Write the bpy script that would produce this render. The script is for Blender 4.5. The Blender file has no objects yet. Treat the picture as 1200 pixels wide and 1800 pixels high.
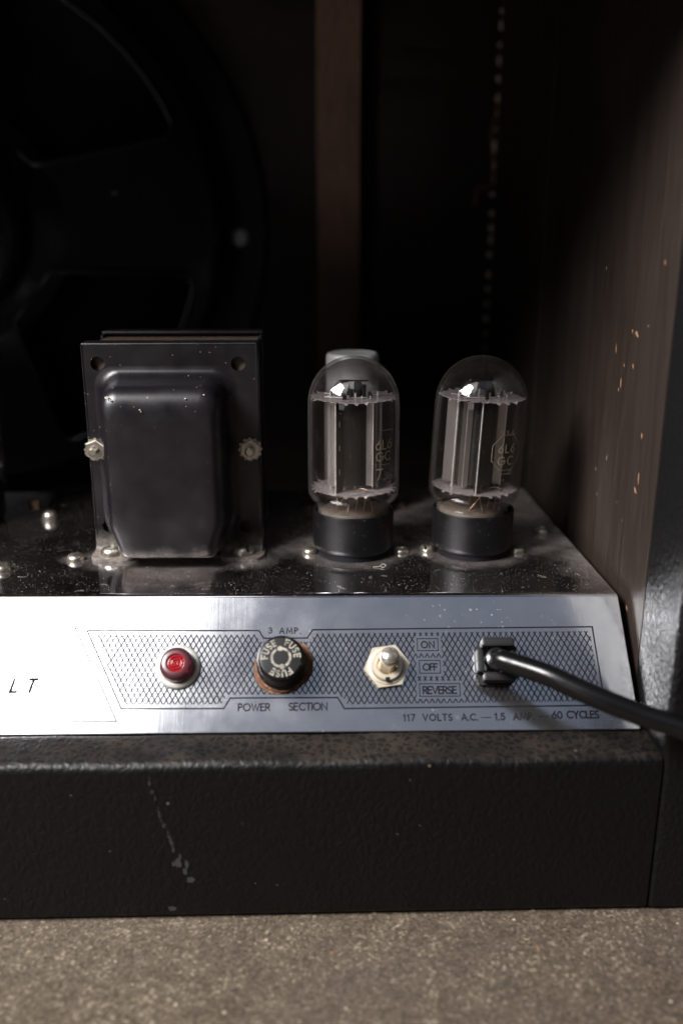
import bpy, bmesh, math, random
from mathutils import Vector, Matrix, noise
random.seed(7)
R = math.radians
MM = 0.001
sc = bpy.context.scene
C = sc.collection

# ------------------------------------------------------------------ camera, world, lights
cam = bpy.data.cameras.new('camera')
cam.sensor_fit = 'HORIZONTAL'; cam.sensor_width = 24.0; cam.lens = 32.0
cam.clip_start = 0.01; cam.clip_end = 60
cam_o = bpy.data.objects.new('camera', cam); C.objects.link(cam_o)
cam_o.location = (-0.0152, -0.3719, 0.1313)
cam_o.rotation_euler = (R(90 - 17.0), 0, R(-1.5))
cam.dof.use_dof = True; cam.dof.focus_distance = 0.356; cam.dof.aperture_fstop = 4.1
sc.camera = cam_o

w = bpy.data.worlds.new('World'); sc.world = w; w.use_nodes = True
w.node_tree.nodes['Background'].inputs[0].default_value = (0.62, 0.68, 0.9, 1)
w.node_tree.nodes['Background'].inputs[1].default_value = 0.004

def area(name, loc, target, sx, sy, power, col, roll=0, spread=180):
    l = bpy.data.lights.new(name, 'AREA'); l.shape = 'RECTANGLE'; l.size = sx; l.size_y = sy
    l.energy = power; l.color = col; l.spread = R(spread)
    o = bpy.data.objects.new(name, l); C.objects.link(o); o.location = loc
    d = Vector(target) - Vector(loc)
    o.rotation_euler = (d.to_track_quat('-Z', 'Y').to_matrix() @ Matrix.Rotation(R(roll), 3, 'Z')).to_euler()
    return o
sb = area('softbox', (-0.420, -0.426, 0.60), (-0.420, -0.426, 0), 0.62, 0.46, 2.1, (1.0, 0.98, 0.97)); sb.rotation_euler = (0, 0, R(63))
hot = area('softbox_lamp', (-0.54, -0.36, 0.57), (0.0, -0.02, 0.04), 0.38, 0.28, 19.0, (1.0, 0.98, 0.975))
area('ceiling_bounce', (-0.15, -1.2, 1.7), (-0.15, -1.2, 0.0), 1.7, 1.35, 1.4, (0.66, 0.76, 1.0))
area('room_front', (-0.71, -1.10, 0.14), (-0.02, 0.0, 0.05), 0.32, 0.36, 0.5, (1.0, 0.96, 0.93))

sc.view_settings.view_transform = 'Standard'; sc.view_settings.look = 'None'
sc.view_settings.exposure = 0; sc.view_settings.gamma = 1
cy = sc.cycles
cy.use_denoising = True
cy.max_bounces = 10; cy.transparent_max_bounces = 32; cy.glossy_bounces = 6; cy.transmission_bounces = 8
cy.sample_clamp_indirect = 8.0; cy.blur_glossy = 0.1

# ------------------------------------------------------------------ node helpers
def mat(name, col=(.5,.5,.5), rough=.5, metal=0.0, **kw):
    m = bpy.data.materials.new(name); m.use_nodes = True
    b = m.node_tree.nodes['Principled BSDF']
    b.inputs['Base Color'].default_value = (*col, 1); b.inputs['Roughness'].default_value = rough
    b.inputs['Metallic'].default_value = metal
    for k, v in kw.items():
        b.inputs[k.replace('_', ' ')].default_value = v
    return m
class N:
    def __init__(s, m):
        s.t = m.node_tree; s.b = s.t.nodes['Principled BSDF']; s.out = s.t.nodes['Material Output']
        s.tc = s.t.nodes.new('ShaderNodeTexCoord')
    def new(s, t, **kw):
        n = s.t.nodes.new(t)
        for k, v in kw.items(): setattr(n, k, v)
        return n
    def link(s, a, b): s.t.links.new(a, b)
    def mapping(s, scale=(1,1,1), rot=(0,0,0), src=None):
        n = s.new('ShaderNodeMapping'); n.inputs['Scale'].default_value = scale; n.inputs['Rotation'].default_value = rot
        s.link(src or s.tc.outputs['Object'], n.inputs['Vector']); return n.outputs[0]
    def noise(s, scale, detail=4, rough=.55, vec=None, dist=0):
        n = s.new('ShaderNodeTexNoise'); n.inputs['Scale'].default_value = scale; n.inputs['Detail'].default_value = detail
        n.inputs['Roughness'].default_value = rough; n.inputs['Distortion'].default_value = dist
        s.link(vec or s.tc.outputs['Object'], n.inputs['Vector']); return n.outputs['Fac']
    def voro(s, scale, vec=None, feature='F1', rand=1):
        n = s.new('ShaderNodeTexVoronoi', feature=feature); n.inputs['Scale'].default_value = scale
        n.inputs['Randomness'].default_value = rand
        s.link(vec or s.tc.outputs['Object'], n.inputs['Vector']); return n
    def ramp(s, fac, stops):
        n = s.new('ShaderNodeValToRGB'); e = n.color_ramp.elements
        while len(e) < len(stops): e.new(.5)
        for i, (p, c) in enumerate(stops):
            e[i].position = p; e[i].color = (c, c, c, 1) if isinstance(c, (int, float)) else (*c, 1)
        s.link(fac, n.inputs[0]); return n.outputs[0]
    def math(s, op, a, b=None, clamp=False):
        n = s.new('ShaderNodeMath', operation=op); n.use_clamp = clamp
        for i, x in enumerate((a, b)):
            if x is None: continue
            if isinstance(x, (int, float)): n.inputs[i].default_value = x
            else: s.link(x, n.inputs[i])
        return n.outputs[0]
    def mix(s, fac, a, b):
        n = s.new('ShaderNodeMix', data_type='RGBA')
        for i, x in ((0, fac), (6, a), (7, b)):
            if isinstance(x, (int, float)): n.inputs[i].default_value = x
            elif isinstance(x, tuple): n.inputs[i].default_value = (*x, 1)
            else: s.link(x, n.inputs[i])
        return n.outputs[2]
    def bump(s, h, strength, dist):
        n = s.new('ShaderNodeBump'); n.inputs['Strength'].default_value = strength; n.inputs['Distance'].default_value = dist
        s.link(h, n.inputs['Height']); s.link(n.outputs[0], s.b.inputs['Normal']); return n
    def xyz(s, src=None):
        n = s.new('ShaderNodeSeparateXYZ'); s.link(src or s.tc.outputs['Object'], n.inputs[0]); return n.outputs
    def range(s, v, a, b, c=0.0, d=1.0, smooth=False):
        n = s.new('ShaderNodeMapRange'); n.interpolation_type = 'SMOOTHSTEP' if smooth else 'LINEAR'
        s.link(v, n.inputs[0])
        for i, x in enumerate((a, b, c, d)): n.inputs[i+1].default_value = x
        return n.outputs[0]
    def specks(s, scale, size, keep, vec=None):
        """small separate flecks: 1 inside a fleck, else 0"""
        v = s.voro(scale, vec)
        sep = s.new('ShaderNodeSeparateColor'); s.link(v.outputs['Color'], sep.inputs[0])
        k = s.math('GREATER_THAN', sep.outputs[0], 1 - keep)
        r = s.math('MULTIPLY', sep.outputs[1], size)
        d = s.math('LESS_THAN', v.outputs['Distance'], r)
        return s.math('MULTIPLY', k, d)
    def dust_mix(s, fac, col=(.30,.26,.22), rough=.9):
        d = s.new('ShaderNodeBsdfDiffuse'); d.inputs[0].default_value = (*col, 1)
        mx = s.new('ShaderNodeMixShader'); s.link(fac, mx.inputs[0]); s.link(s.b.outputs[0], mx.inputs[1]); s.link(d.outputs[0], mx.inputs[2])
        s.link(mx.outputs[0], s.out.inputs[0])

# ------------------------------------------------------------------ materials
M = {}
def m_chassis():
    m = mat('polished_chassis_metal', (.55,.54,.56), .07, 1.0); n = N(m)
    x, y, z = n.xyz()
    # settled dust behind the wiped strip: everywhere right of the transformer and behind the tubes' fronts
    wob = n.noise(70, 4)
    yy = n.math('ADD', y, n.math('MULTIPLY', n.math('SUBTRACT', wob, .5), .022))
    back = n.range(yy, -.012, .008, smooth=True)
    xx = n.math('ADD', x, n.math('MULTIPLY', n.math('SUBTRACT', wob, .5), .02))
    right = n.range(xx, -.05, -.025, smooth=True)
    d1 = n.math('MULTIPLY', back, right)
    # dust along the right-hand edge
    edge = n.math('MULTIPLY', n.range(n.math('SUBTRACT', xx, n.math('MULTIPLY', y, -.02)), .078, .1, smooth=True), n.range(y, -.06, -.03))
    d1 = n.math('MAXIMUM', d1, n.math('MULTIPLY', edge, .75))
    # halos left round sockets, screws and feet
    for cx, cyy, r0, r1 in ((-.001,0,.0175,.029),(.051,-.001,.0175,.027),(-.019,-.0017,.003,.009),(.032,-.001,.003,.010),(.07,-.0025,.003,.008),(-.118,-.0085,.003,.009),
                            (-.102,-.006,.008,.020),(-.047,-.006,.008,.020),(-.074,-.012,.012,.026),(-.144,.05,.003,.008),(-.144,-.02,.003,.008)):
        v = n.new('ShaderNodeVectorMath', operation='DISTANCE'); n.link(n.tc.outputs['Object'], v.inputs[0]); v.inputs[1].default_value = (cx, cyy, 0)
        dd = n.math('ADD', v.outputs['Value'], n.math('MULTIPLY', n.math('SUBTRACT', wob, .5), .008))
        d1 = n.math('MAXIMUM', d1, n.range(dd, r0, r1, .42, 0, smooth=True))
    d1 = n.math('MULTIPLY', d1, n.math('MULTIPLY', n.range(n.noise(1500, 3), .3, .7, .3, 1), n.range(n.noise(110, 5, .65), .3, .65, .35, 1)))
    d1 = n.math('MULTIPLY', d1, .66)
    st = n.mapping((1, .45, 1), (0, 0, .6))
    f = n.math('MAXIMUM', n.specks(1300, .26, .30), n.specks(2600, .34, .30, st))
    f = n.math('MAXIMUM', f, n.specks(520, .15, .16, st))
    f = n.math('MULTIPLY', f, n.range(n.noise(60, 3), .36, .62, .06, .55))
    tot = n.math('MAXIMUM', d1, f, clamp=True)
    hz = n.math('MAXIMUM', tot, n.range(n.noise(25, 5), .3, .8, .0, .03))
    n.dust_mix(hz, (.40,.35,.325))
    n.link(n.range(n.noise(140, 4), .3, .7, .05, .10), n.b.inputs['Roughness'])
    return m
def m_plate():
    m = mat('brushed_aluminium', (.80,.81,.84), .12, 1.0); n = N(m)
    st = n.mapping((900, 40, 40)); s1 = n.noise(1.0, 5, .6, st)
    st2 = n.mapping((60, 900, 900)); s2 = n.noise(1.0, 3, .6, st2)
    h = n.math('ADD', s1, n.math('MULTIPLY', s2, .35))
    n.bump(h, .08, .00012)
    n.link(n.range(n.noise(60, 6, .65), .3, .75, .085, .21), n.b.inputs['Roughness'])
    # dull oxide specks, scratches and grime
    sp = n.math('MAXIMUM', n.specks(260, .25, .16), n.specks(900, .30, .14))
    rot = n.mapping((1, .07, 1), (0, 0, .5)); rot2 = n.mapping((.09, 1, 1), (0, 0, -.35))
    sp = n.math('MAXIMUM', sp, n.math('MAXIMUM', n.specks(420, .16, .10, rot), n.specks(400, .14, .08, rot2)))
    sp = n.math('MULTIPLY', sp, n.range(n.noise(45, 4), .40, .66, .0, .34))
    haze = n.range(n.noise(30, 6, .7), .3, .75, .008, .035)
    n.dust_mix(n.math('MAXIMUM', sp, haze, clamp=True), (.62,.58,.54))
    # handling haze: a broad faint lobe over the polish
    g = n.new('ShaderNodeBsdfGlossy'); g.inputs['Roughness'].default_value = .34; g.inputs[0].default_value = (.8,.81,.84,1)
    src = n.out.inputs[0].links[0].from_socket; mx = n.new('ShaderNodeMixShader'); mx.inputs[0].default_value = .07
    n.link(src, mx.inputs[1]); n.link(g.outputs[0], mx.inputs[2]); n.link(mx.outputs[0], n.out.inputs[0])
    return m
def m_black_paint():
    m = mat('satin_black_enamel', (.0065,.0054,.0074), .30, 0, Specular_IOR_Level=.55); n = N(m)
    n.bump(n.noise(1400, 3), .10, .00015)
    x, y, z = n.xyz()
    n.link(n.range(n.noise(90, 5), .3, .7, .26, .40), n.b.inputs['Roughness'])
    sp = n.math('MULTIPLY', n.math('MAXIMUM', n.specks(800, .22, .09), n.specks(330, .14, .05)), .55)
    low = n.math('MULTIPLY', n.range(n.math('ADD', z, n.math('MULTIPLY', n.noise(120, 4), .012)), .006, .017, .55, 0, smooth=True), n.range(n.noise(700, 3), .35, .65, .4, 1))
    n.dust_mix(n.math('MAXIMUM', n.math('MAXIMUM', sp, low), n.range(n.noise(40, 5), .35, .8, .0, .009), clamp=True), (.42,.36,.31))
    return m
def m_bakelite():
    m = mat('black_bakelite', (.0025,.0025,.0028), .38, 0, Specular_IOR_Level=.36); n = N(m)
    n.bump(n.noise(900, 3), .06, .00015)
    n.link(n.range(n.noise(120, 5), .3, .7, .34, .46), n.b.inputs['Roughness'])
    sp = n.math('MULTIPLY', n.math('MAXIMUM', n.specks(1500, .28, .14), n.specks(600, .14, .08)), .45)
    n.dust_mix(n.math('MAXIMUM', sp, .003), (.45,.40,.36))
    return m
def m_glass():
    m = bpy.data.materials.new('valve_glass'); m.use_nodes = True; n = N(m); n.t.nodes.remove(n.b)
    x, y, z = n.xyz()
    tr = n.new('ShaderNodeBsdfTransparent'); tr.inputs[0].default_value = (.955,.95,.945,1)
    gl = n.new('ShaderNodeBsdfGlossy'); gl.inputs['Roughness'].default_value = .025; gl.inputs[0].default_value = (1,1,1,1)
    fr = n.new('ShaderNodeFresnel'); bf = n.new('ShaderNodeNewGeometry')
    n.link(n.range(bf.outputs['Backfacing'], 0, 1, 1.5, 1/1.5), fr.inputs[0])     # same reflectance from either side of the thin wall
    fac = n.math('MULTIPLY', fr.outputs[0], .75, clamp=True)
    a = n.new('ShaderNodeMixShader'); n.link(fac, a.inputs[0]); n.link(tr.outputs[0], a.inputs[1]); n.link(gl.outputs[0], a.inputs[2])
    # getter flash inside the dome: thin brown-grey mirror, strongest at the crown
    gm = n.new('ShaderNodeBsdfGlossy'); gm.inputs['Roughness'].default_value = .09; gm.inputs[0].default_value = (.46,.42,.39,1)
    gz = n.math('ADD', z, n.math('MULTIPLY', n.math('SUBTRACT', n.noise(90, 3), .5), .004))
    g = n.math('MULTIPLY', n.range(gz, .0700, .0825, smooth=True), .38)
    b = n.new('ShaderNodeMixShader'); n.link(g, b.inputs[0]); n.link(a.outputs[0], b.inputs[1]); n.link(gm.outputs[0], b.inputs[2])
    # brown scorch at the neck, dust film and specks, painted rim light
    sp = n.math('MULTIPLY', n.math('MAXIMUM', n.specks(1500, .28, .06), n.specks(520, .16, .03)), .30)
    film_and_rim = n.range(n.noise(60, 6, .7), .4, .8, .0, .004)
    lw = n.new('ShaderNodeLayerWeight'); lw.inputs[0].default_value = .5      # pale rim painted in for the light caught by the glass edge
    film_and_rim = n.math('ADD', film_and_rim, n.math('MULTIPLY', n.math('POWER', lw.outputs['Facing'], 5.0), .065))
    film_and_rim = n.math('ADD', film_and_rim, n.range(z, .020, .026, .10, 0, smooth=True))
    d = n.new('ShaderNodeBsdfDiffuse'); d.inputs[0].default_value = (.50,.42,.36,1)
    c = n.new('ShaderNodeMixShader'); n.link(n.math('MAXIMUM', sp, film_and_rim, clamp=True), c.inputs[0]); n.link(b.outputs[0], c.inputs[1]); n.link(d.outputs[0], c.inputs[2])
    n.link(c.outputs[0], n.out.inputs[0])
    return m
def m_mica():
    m = mat('mica_sheet', (.38,.34,.345), .18, 0, Specular_IOR_Level=.9); n = N(m)
    tr = n.new('ShaderNodeBsdfTransparent'); tr.inputs[0].default_value = (.8,.75,.75,1)
    mx = n.new('ShaderNodeMixShader'); n.link(n.range(n.noise(300, 4), .3, .7, .34, .66), mx.inputs[0])
    n.link(tr.outputs[0], mx.inputs[1]); n.link(n.b.outputs[0], mx.inputs[2]); n.link(mx.outputs[0], n.out.inputs[0])
    return m
def m_wood(name, c0, c1, axis, rough=.55, specks=True):
    m = mat(name, c0, rough, 0, Specular_IOR_Level=.35); n = N(m)
    st = {'Z': (700, 700, 45), 'X': (45, 700, 700)}[axis]; st2 = {'Z': (60, 60, 5), 'X': (5, 60, 60)}[axis]
    g1 = n.noise(1.0, 5, .65, n.mapping(st)); g2 = n.noise(1.0, 4, .6, n.mapping(st2), 1.5)
    g = n.math('ADD', n.math('MULTIPLY', g1, .62), n.math('MULTIPLY', g2, .28)); g = n.math('ADD', g, n.math('MULTIPLY', n.noise(45, 6, .7), .2))
    col = n.mix(n.range(g, .38, .72), c0, c1)
    if specks:
        v = n.mapping((1, 1, .5)); s = n.math('MAXIMUM', n.specks(120, .10, .10, v), n.specks(420, .16, .06, v))
        col = n.mix(n.math('MULTIPLY', s, .7), col, (.42,.22,.10))
    n.link(col, n.b.inputs['Base Color'])
    n.link(n.range(g2, .3, .7, rough - .08, rough + .12), n.b.inputs['Roughness'])
    n.bump(g, .3, .0003)
    v = n.mapping((1, 1, .22), (.06, 0, 0)); v2 = n.mapping((1, .25, 1), (.5, 0, 0))      # fine grey scuffs along and across the grain
    sc_ = n.math('MAXIMUM', n.specks(900, .26, .16, v), n.specks(500, .12, .10, v2))
    sc_ = n.math('MULTIPLY', sc_, n.range(n.noise(30, 4), .42, .66, 0, .30))
    n.dust_mix(sc_, (.22,.17,.13))
    return m
def m_vinyl(name, base, strength, dusty=0.0, scale=430, rgh=.42):
    m = mat(name, base, rgh, 0, Specular_IOR_Level=.28); n = N(m)
    wob = n.new('ShaderNodeTexNoise'); wob.inputs['Scale'].default_value = 260; n.link(n.tc.outputs['Object'], wob.inputs['Vector'])
    ad = n.new('ShaderNodeVectorMath', operation='MULTIPLY_ADD'); n.link(wob.outputs['Color'], ad.inputs[0]); ad.inputs[1].default_value = (.0035,)*3
    n.link(n.tc.outputs['Object'], ad.inputs[2])
    st = n.mapping((1, 1, .62), (0, 0, 0), ad.outputs[0])
    v = n.voro(scale, st, 'DISTANCE_TO_EDGE'); v2 = n.noise(900, 4, .6); v3 = n.noise(150, 3)
    h = n.math('ADD', n.math('MINIMUM', v.outputs['Distance'], .28), n.math('MULTIPLY', v2, .16)); h = n.math('MULTIPLY', h, n.range(n.noise(22, 4), .3, .7, .45, 1.15)); h = n.math('ADD', h, n.math('MULTIPLY', v3, .35))
    n.bump(h, strength, .0010)
    n.link(n.range(v2, .3, .7, rgh-.08, rgh+.1), n.b.inputs['Roughness'])
    s = n.math('MULTIPLY', n.math('MAXIMUM', n.specks(260, .12, .05), n.specks(90, .05, .12)), .45)
    if dusty:
        x, y, z = n.xyz()
        nz = n.new('ShaderNodeNewGeometry'); sep = n.new('ShaderNodeSeparateXYZ'); n.link(nz.outputs['True Normal'], sep.inputs[0])
        up = n.range(sep.outputs[2], .5, .95)
        patch = n.range(n.noise(28, 5, .65), .38, .68, .15, 1)
        crev = n.range(v.outputs['Distance'], .02, .20, 1, .25)
        s = n.math('MAXIMUM', s, n.math('MULTIPLY', n.math('MULTIPLY', up, patch), n.math('MULTIPLY', crev, dusty)))
    n.dust_mix(s, (.34,.26,.20))
    return m
def m_floor():
    m = mat('rough_concrete', (.25,.22,.19), .8, 0, Specular_IOR_Level=.25); n = N(m)
    a = n.noise(800, 6, .75); b = n.noise(90, 5, .6); c = n.noise(9, 4, .55)
    v = n.voro(900); sep = n.new('ShaderNodeSeparateColor'); n.link(v.outputs['Color'], sep.inputs[0])
    g = n.math('ADD', n.math('MULTIPLY', a, .7), n.math('MULTIPLY', sep.outputs[0], .30)); g = n.math('ADD', g, n.math('MULTIPLY', b, .35))
    col = n.ramp(g, [(.36,(.026,.0185,.012)),(.60,(.074,.055,.038)),(.78,(.125,.095,.067)),(.97,(.40,.32,.235))])
    st = n.math('MULTIPLY', n.specks(260, .22, .10), .75)
    col = n.mix(st, col, (.50,.40,.28)); col = n.mix(n.math('MULTIPLY', n.specks(170, .18, .05), .7), col, (.33,.15,.05))
    col = n.mix(n.range(c, .35, .7, 0, .35), col, (.10,.085,.07))
    n.link(col, n.b.inputs['Base Color'])
    n.bump(n.math('ADD', g, n.math('MULTIPLY', b, .6)), .8, .0012)
    return m
def m_rust():
    m = mat('rusty_steel', (.17,.075,.035), .85); n = N(m)
    col = n.ramp(n.noise(600, 5, .7), [(.3,(.035,.016,.010)),(.5,(.12,.052,.026)),(.72,(.27,.16,.10))]); n.link(col, n.b.inputs['Base Color'])
    n.bump(n.noise(900, 4), .6, .0004); return m
def m_aged(name, col, rough, metal, grime=.3, gcol=(.24,.19,.14)):
    m = mat(name, col, rough, metal); n = N(m)
    n.bump(n.noise(800, 3), .08, .0002)
    n.dust_mix(n.range(n.noise(420, 4), .42, .75, .02, grime), gcol); return m
M['chassis'] = m_chassis(); M['plate'] = m_plate(); M['paint'] = m_black_paint(); M['bakelite'] = m_bakelite()
M['glass'] = m_glass(); M['mica'] = m_mica(); M['rust'] = m_rust(); M['floor'] = m_floor()
M['wood'] = m_wood('dark_stained_pine', (.0135,.0088,.0066), (.031,.0205,.0155), 'Z', .6, False)
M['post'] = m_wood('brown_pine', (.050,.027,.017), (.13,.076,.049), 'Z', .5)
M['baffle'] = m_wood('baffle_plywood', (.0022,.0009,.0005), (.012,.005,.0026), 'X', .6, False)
M['vinyl'] = m_vinyl('black_leathercloth', (.0036,.0034,.0037), .62, .12, 330)
M['vinyl_side'] = m_vinyl('grey_black_leathercloth', (.0055,.0053,.0058), .8, .0, 420, .40)
M['screw'] = m_aged('dull_zinc_screw', (.56,.53,.47), .34, 1.0, .5)
M['brass_screw'] = m_aged('tarnished_bronze', (.36,.25,.17), .4, 1.0, .5)
M['anode'] = m_aged('grey_anode_metal', (.52,.50,.51), .34, 1.0, .05, (.3,.28,.27))
M['anode_dark'] = m_aged('dark_and_unlit_anode_metal', (.055,.054,.056), .28, .9, .06, (.2,.2,.2))
M['bright'] = m_aged('nickel_wire_and_glint', (.95,.92,.90), .48, 1.0, .1)
M['copper'] = m_aged('coppered_lead_wire', (.50,.33,.23), .35, 1.0, .1)
M['alu'] = m_aged('dull_aluminium_can', (.66,.66,.68), .42, .45, .25, (.35,.33,.31))
M['ink'] = mat('black_ink', (.009,.008,.010), .6, 0, Specular_IOR_Level=.1)
M['cream_ink'] = m_aged('worn_cream_paint', (.33,.305,.25), .6, 0, .9, (.02,.02,.02))
M['glass_ink'] = mat('faded_ochre_ink', (.25,.21,.14), .7)
M['red_ink'] = m_aged('worn_red_print', (.16,.045,.025), .7, 0, .6, (.03,.02,.02))
M['cream'] = m_aged('yellowed_nickel', (.80,.72,.58), .33, .75, .22, (.5,.38,.24))
M['lever'] = m_aged('satin_nickel_lever', (.78,.74,.68), .24, .9, .15, (.5,.42,.32))
M['chrome'] = m_aged('bright_chrome_bezel', (.90,.88,.84), .34, .55, .3, (.80,.76,.68))
M['cord'] = mat('black_rubber_cord', (.0035,.0034,.0038), .26, 0, Specular_IOR_Level=.42)
n_ = N(M['cord']); n_.bump(n_.noise(500, 3), .10, .0003)
M['plastic'] = m_aged('black_nylon', (.005,.005,.0055), .5, 0, .02, (.3,.28,.25))
M['lens'] = mat('red_lens_plastic', (.30,.006,.012), .12, 0, Transmission_Weight=.3, Specular_IOR_Level=.6)
M['lens_rim'] = mat('dark_red_lens_side', (.075,.018,.026), .3, 0, Transmission_Weight=.2, Specular_IOR_Level=.6)
M['speaker'] = m_aged('blue_black_speaker_enamel', (.002,.003,.0045), .26, 0, .003, (.25,.25,.25))
M['chip'] = mat('bare_chipped_spot', (.42,.38,.28), .7)
M['chip_grey'] = mat('pale_chipped_paint', (.36,.31,.27), .6)
M['wood_chip'] = mat('raw_splintered_wood', (.24,.125,.066), .8)
M['bead'] = m_aged('pale_grille_cord', (.80,.72,.64), .6, 0, .1)
M['thread'] = mat('tan_thread', (.26,.12,.055), .85)
M['lint'] = mat('pale_lint', (.60,.55,.50), .9)
M['lam'] = m_aged('brown_core_steel', (.10,.075,.06), .55, .5, .35, (.2,.15,.11))
M['can_dark'] = m_aged('dusty_brown_base', (.05,.036,.026), .5, 0, .3, (.25,.2,.15))

# ------------------------------------------------------------------ mesh helpers (all input in millimetres)
def link_obj(name, bm, material, parent=None, smooth=35, matrix=None, label=None):
    if matrix is not None: bm.transform(matrix)
    bmesh.ops.scale(bm, vec=(MM,)*3, verts=bm.verts)
    bmesh.ops.recalc_face_normals(bm, faces=bm.faces)
    me = bpy.data.meshes.new(name); bm.to_mesh(me); bm.free()
    me.materials.append(material)
    if smooth:
        for p in me.polygons: p.use_smooth = True
        me.set_sharp_from_angle(angle=R(smooth))
    o = bpy.data.objects.new(name, me); C.objects.link(o)
    if smooth: wn = o.modifiers.new('face_weighting', 'WEIGHTED_NORMAL'); wn.keep_sharp = True
    if parent: o.parent = parent
    if label: o['label'] = label
    return o
def thing(name, label, cat, loc=(0,0,0), rotz=0, group=None):
    o = bpy.data.objects.new(name, None); o.empty_display_size = .01; C.objects.link(o)
    o.location = Vector(loc) * MM; o.rotation_euler = (0, 0, R(rotz)); o['label'] = label; o['category'] = cat
    if group: o['group'] = group
    return o
def lathe(bm, prof, seg=48, cap0=True, cap1=True, M4=None):
    rings = []
    for r, z in prof:
        ring = []
        for k in range(seg):
            a = 2*math.pi*k/seg; v = Vector((r*math.cos(a), r*math.sin(a), z))
            ring.append(bm.verts.new(M4 @ v if M4 else v))
        rings.append(ring)
    for a, b in zip(rings, rings[1:]):
        for k in range(seg): bm.faces.new((a[k], a[(k+1)%seg], b[(k+1)%seg], b[k]))
    if cap0: bm.faces.new(rings[0][::-1])
    if cap1: bm.faces.new(rings[-1])
    return rings
def box(bm, x0, x1, y0, y1, z0, z1, bev=0, M4=None, seg=2):
    r = bmesh.ops.create_cube(bm, size=1); vs = r['verts']
    for v in vs: v.co = Vector((x0+(v.co.x+.5)*(x1-x0), y0+(v.co.y+.5)*(y1-y0), z0+(v.co.z+.5)*(z1-z0)))
    if M4: bmesh.ops.transform(bm, matrix=M4, verts=vs)
    if bev:
        es = list({e for v in vs for e in v.link_edges})
        bmesh.ops.bevel(bm, geom=es, offset=bev, segments=seg, affect='EDGES', profile=.5)
def prism(bm, poly, h0, h1, M4=None, bev=0, seg=2):
    """poly: (x, y) list, extruded along local z"""
    T = M4 or Matrix()
    lo = [bm.verts.new(T @ Vector((x, y, h0))) for x, y in poly]; hi = [bm.verts.new(T @ Vector((x, y, h1))) for x, y in poly]
    n = len(poly); top = bm.faces.new(hi); bm.faces.new(lo[::-1])
    for k in range(n): bm.faces.new((lo[k], lo[(k+1)%n], hi[(k+1)%n], hi[k]))
    if bev: bmesh.ops.bevel(bm, geom=list(top.edges), offset=bev, segments=seg, affect='EDGES', profile=.5)
def round_poly(verts, rad, seg=5):
    out = []; n = len(verts)
    for i in range(n):
        p0, p, p1 = Vector(verts[i-1]), Vector(verts[i]), Vector(verts[(i+1)%n])
        r = rad[i] if isinstance(rad, (list, tuple)) else rad
        a = (p0-p).normalized(); b = (p1-p).normalized(); ang = a.angle(b)
        if abs(ang - math.pi) < 1e-3 or r < 1e-4: out += [tuple(p)]*1 if r < 1e-4 else [tuple(p)]*(seg+1); continue
        t = min(r/math.tan(ang/2), (p0-p).length*.49, (p1-p).length*.49); rr = t*math.tan(ang/2)
        c = p + (a+b).normalized()*(rr/math.sin(ang/2)); s = p+a*t-c; e = p+b*t-c
        a0 = math.atan2(s.y, s.x); d = math.atan2(e.y, e.x)-a0
        while d > math.pi: d -= 2*math.pi
        while d < -math.pi: d += 2*math.pi
        for k in range(seg+1):
            q = a0+d*k/seg; out.append((c.x+rr*math.cos(q), c.y+rr*math.sin(q)))
    return out
def circle(cx, cy, r, n=20): return [(cx+r*math.cos(2*math.pi*k/n), cy+r*math.sin(2*math.pi*k/n)) for k in range(n)]
def holed(bm, outer, holes, h0, h1, M4=None):
    T = M4 or Matrix()
    loops = []; es = []
    for L in [outer]+holes:
        vs = [bm.verts.new((x, y, h1)) for x, y in L]; loops.append(vs)
        es += [bm.edges.new((vs[k], vs[(k+1)%len(vs)])) for k in range(len(vs))]
    r = bmesh.ops.triangle_fill(bm, edges=es, use_beauty=True)
    fs = [f for f in r['geom'] if isinstance(f, bmesh.types.BMFace)]
    mp = {v: bm.verts.new((v.co.x, v.co.y, h0)) for L in loops for v in L}
    for f in fs: bm.faces.new([mp[v] for v in reversed(f.verts)])
    for L in loops:
        for k in range(len(L)):
            a, b = L[k], L[(k+1)%len(L)]; bm.faces.new((a, b, mp[b], mp[a]))
    bmesh.ops.transform(bm, matrix=T, verts=[v for L in loops for v in L]+list(mp.values()))
def smooth_path(pts, n=8):
    P = [Vector(p) for p in pts]; P = [2*P[0]-P[1]]+P+[2*P[-1]-P[-2]]; out = []
    for i in range(1, len(P)-2):
        for k in range(n):
            t = k/n; a, b, c, d = P[i-1:i+3]
            out.append(.5*((2*b)+(c-a)*t+(2*a-5*b+4*c-d)*t*t+(3*b-a-3*c+d)*t**3))
    out.append(P[-2]); return out
def tube(bm, pts, r, seg=10, cap=True):
    pts = [Vector(p) for p in pts]; rings = []; up = None
    for i, p in enumerate(pts):
        t = (pts[min(i+1, len(pts)-1)]-pts[max(i-1, 0)]).normalized()
        if up is None: up = t.orthogonal().normalized()
        up = (up - t*up.dot(t)).normalized(); s = t.cross(up)
        rr = r[i] if isinstance(r, (list, tuple)) else r
        rings.append([bm.verts.new(p+(up*math.cos(2*math.pi*k/seg)+s*math.sin(2*math.pi*k/seg))*rr) for k in range(seg)])
    for a, b in zip(rings, rings[1:]):
        for k in range(seg): bm.faces.new((a[k], a[(k+1)%seg], b[(k+1)%seg], b[k]))
    if cap: bm.faces.new(rings[0][::-1]); bm.faces.new(rings[-1])

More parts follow.
